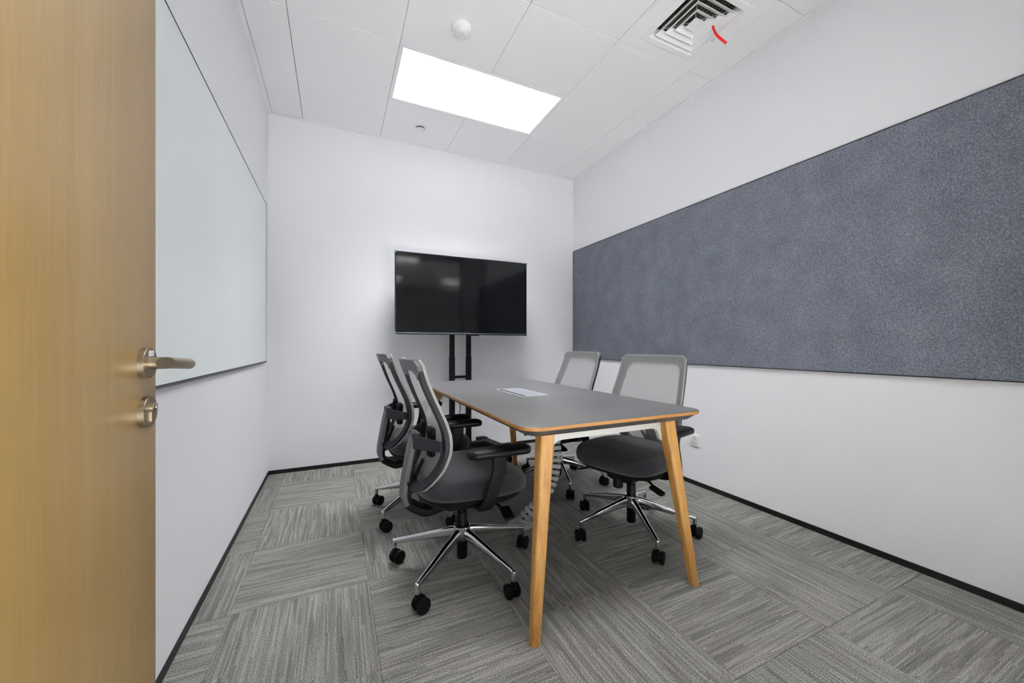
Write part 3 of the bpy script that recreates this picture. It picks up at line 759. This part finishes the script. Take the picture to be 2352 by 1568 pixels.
proto = make_chair()
CHAIRS = (
 (0.530, 1.690, 0.0, 5, (46, 60, 30, 20, 100), 0.0, 'mesh-backed office chair on the left side of the table, nearest the door'),
 (0.500, 2.390, 2.0, 0, (80, 60, 40, 20, 100), 0.008, 'mesh-backed office chair on the left side of the table, near the television'),
 (1.490, 1.630, 195.0, 33, (40, 65, 65, 30, 15), 0.0, 'mesh-backed office chair on the right side of the table, behind the near wooden leg'),
 (1.520, 2.440, 184.0, 36, (30, 120, 80, 50, 10), 0.006, 'mesh-backed office chair on the right side of the table, farthest from the door'),
)
roots = [proto] + [copy_tree(proto) for _ in CHAIRS[1:]]
for root, (x, y, rot, base, yaws, dz, label) in zip(roots, CHAIRS):
    root.location = (x, y, 0); root.rotation_euler = (0, 0, math.radians(rot))
    tag(root, label, 'chair', 'office chairs around the table')
    for k in range(5):
        star_leg(root, math.radians(base + 72*k - rot), math.radians(yaws[k] - rot))
    if dz:
        for ch in root.children:
            if ch.name.split('.')[0] not in ('star_leg', 'hub'):
                ch.location.z += dz

# ------------------------------------------------------------------ television on its cart
TVY, TVX0, TVX1, TVZ0, TVZ1 = 3.29, 0.449, 1.690, 1.125, 1.830
tvc = (TVX0+TVX1)/2
tv = empty('television', (tvc, TVY, TVZ0)); tag(tv, 'large flat black television screen, switched off, on a stand by the back wall', 'television')
hw, hh = (TVX1-TVX0)/2, TVZ1-TVZ0
obj('housing', boxbm(-hw, hw, 0.002, 0.03, 0.0, hh), TVBODY, tv, smooth=False, bevel=0.003)
obj('rear_cover', loft(bmesh.new(), [[(a, 0.03, hh*0.45+c) for a, c in rrect(hw*0.8, hh*0.38, 0.04)], [(a, 0.06, hh*0.45+c) for a, c in rrect(hw*0.72, hh*0.32, 0.04)]]), TVBODY, tv)
obj('screen', boxbm(-hw+0.010, hw-0.010, 0.0, 0.003, 0.022, hh-0.010), SCREEN, tv, smooth=False)
obj('bezel_strip', boxbm(-hw+0.004, hw-0.004, -0.001, 0.003, 0.010, 0.0165), SILVER, tv, smooth=False)
for x in (-hw, hw):
    s = 1 if x < 0 else -1
    for z in (0.0, hh-0.022):
        bm = box(bmesh.new(), min(x-s*0.002, x+s*0.008), max(x-s*0.002, x+s*0.008), -0.002, 0.031, z-0.002 if z == 0 else z, z+0.022 if z == 0 else z+0.024)
        obj('corner_protector', bm, TEAL, tv, smooth=False)
obj('receiver', boxbm(0.04, 0.13, 0.002, 0.02, -0.008, 0.001), TVBODY, tv, smooth=False)

CY_ = 3.375
cart = empty('tv_cart', (1.043, CY_, 0)); tag(cart, 'black two-post television stand on castors against the back wall', 'tv stand')
for s in (-1, 1):
    x = s*0.079
    p = obj('lower_post', loft(bmesh.new(), [[(x+a, c, z) for a, c in rrect(0.0255, 0.0215, 0.012)] for z in (0.11, 0.925)]), BLACKS, cart)
    obj('post_collar', loft(bmesh.new(), [[(x+a, c, z) for a, c in rrect(0.0285, 0.0245, 0.012)] for z in (0.545, 0.565)]), BLACKS, p)
    obj('upper_post', loft(bmesh.new(), [[(x+a, c, z) for a, c in rrect(0.0225, 0.0185, 0.010)] for z in (0.92, 1.72)]), BLACKS, cart)
    def rx(y): return s*(0.248 + (0.135-y)/0.52*0.092)          # the feet splay outwards to the front
    rail = obj('foot_rail', loft(bmesh.new(), [[(rx(y)+a, y, 0.108+c) for a, c in rrect(0.045*k, 0.022*k, 0.008)] for y, k in ((0.125, 0.85), (0.115, 1), (-0.37, 1), (-0.385, 0.85))]), BLACKP, cart)
    obj('end_cap', loft(bmesh.new(), [[(rx(y)+a, y, 0.110+c) for a, c in rrect(0.048, 0.027, 0.012)] for y in (0.075, 0.135)]), BLACKS, rail)
    for y in (0.09, -0.35):
        fx = rx(y)
        bm = bmesh.new()
        for t in (-1, 1):
            lathe(bm, [(0, -0.009), (0.034, -0.009), (0.036, -0.005), (0.036, 0.006), (0.032, 0.009), (0, 0.010)], 22, Matrix.Translation((fx+t*0.016, y+0.015, 0.036)) @ zto((t, 0, 0)))
        lathe(bm, [(0, 0.04), (0.012, 0.04), (0.012, 0.09), (0, 0.09)], 12, Matrix.Translation((fx, y, 0)))
        box(bm, fx-0.012, fx+0.012, y-0.04, y+0.01, 0.055, 0.063)
        obj('castor', bm, BLACKP, rail)
obj('base_beam', boxbm(-0.25, 0.25, -0.03, 0.03, 0.085, 0.128), BLACKP, cart, smooth=False, bevel=0.005)
obj('cross_bar', boxbm(-0.056, 0.056, -0.012, 0.012, 0.728, 0.752), BLACKS, cart, smooth=False, bevel=0.003)
obj('mount_plate', boxbm(-0.22, 0.22, -0.024, -0.019, 1.25, 1.65), BLACKP, cart, smooth=False)
# loose lead between the posts
pth = smoothpath([(1.02, 3.33, 0.40), (1.03, 3.33, 0.47), (1.022, 3.33, 0.505), (1.032, 3.33, 0.54), (1.045, 3.33, 0.578)], 6)
cb = empty('power_lead', (1.02, 3.33, 0.40)); tag(cb, 'short black power lead tied between the posts of the television stand', 'cable')
bm = sweep(bmesh.new(), [p-Vector((1.02, 3.33, 0.40)) for p in pth], lambda i: circ(0.0038, 8), (0, 1, 0)); obj('lead', bm, BLACKP, cb)
bm = bmesh.new(); tube(bm, Vector((0.022, 0, 0.165)), Vector((0.036, 0, 0.208)), 0.0095, 12); obj('plug', bm, BLACKP, cb)
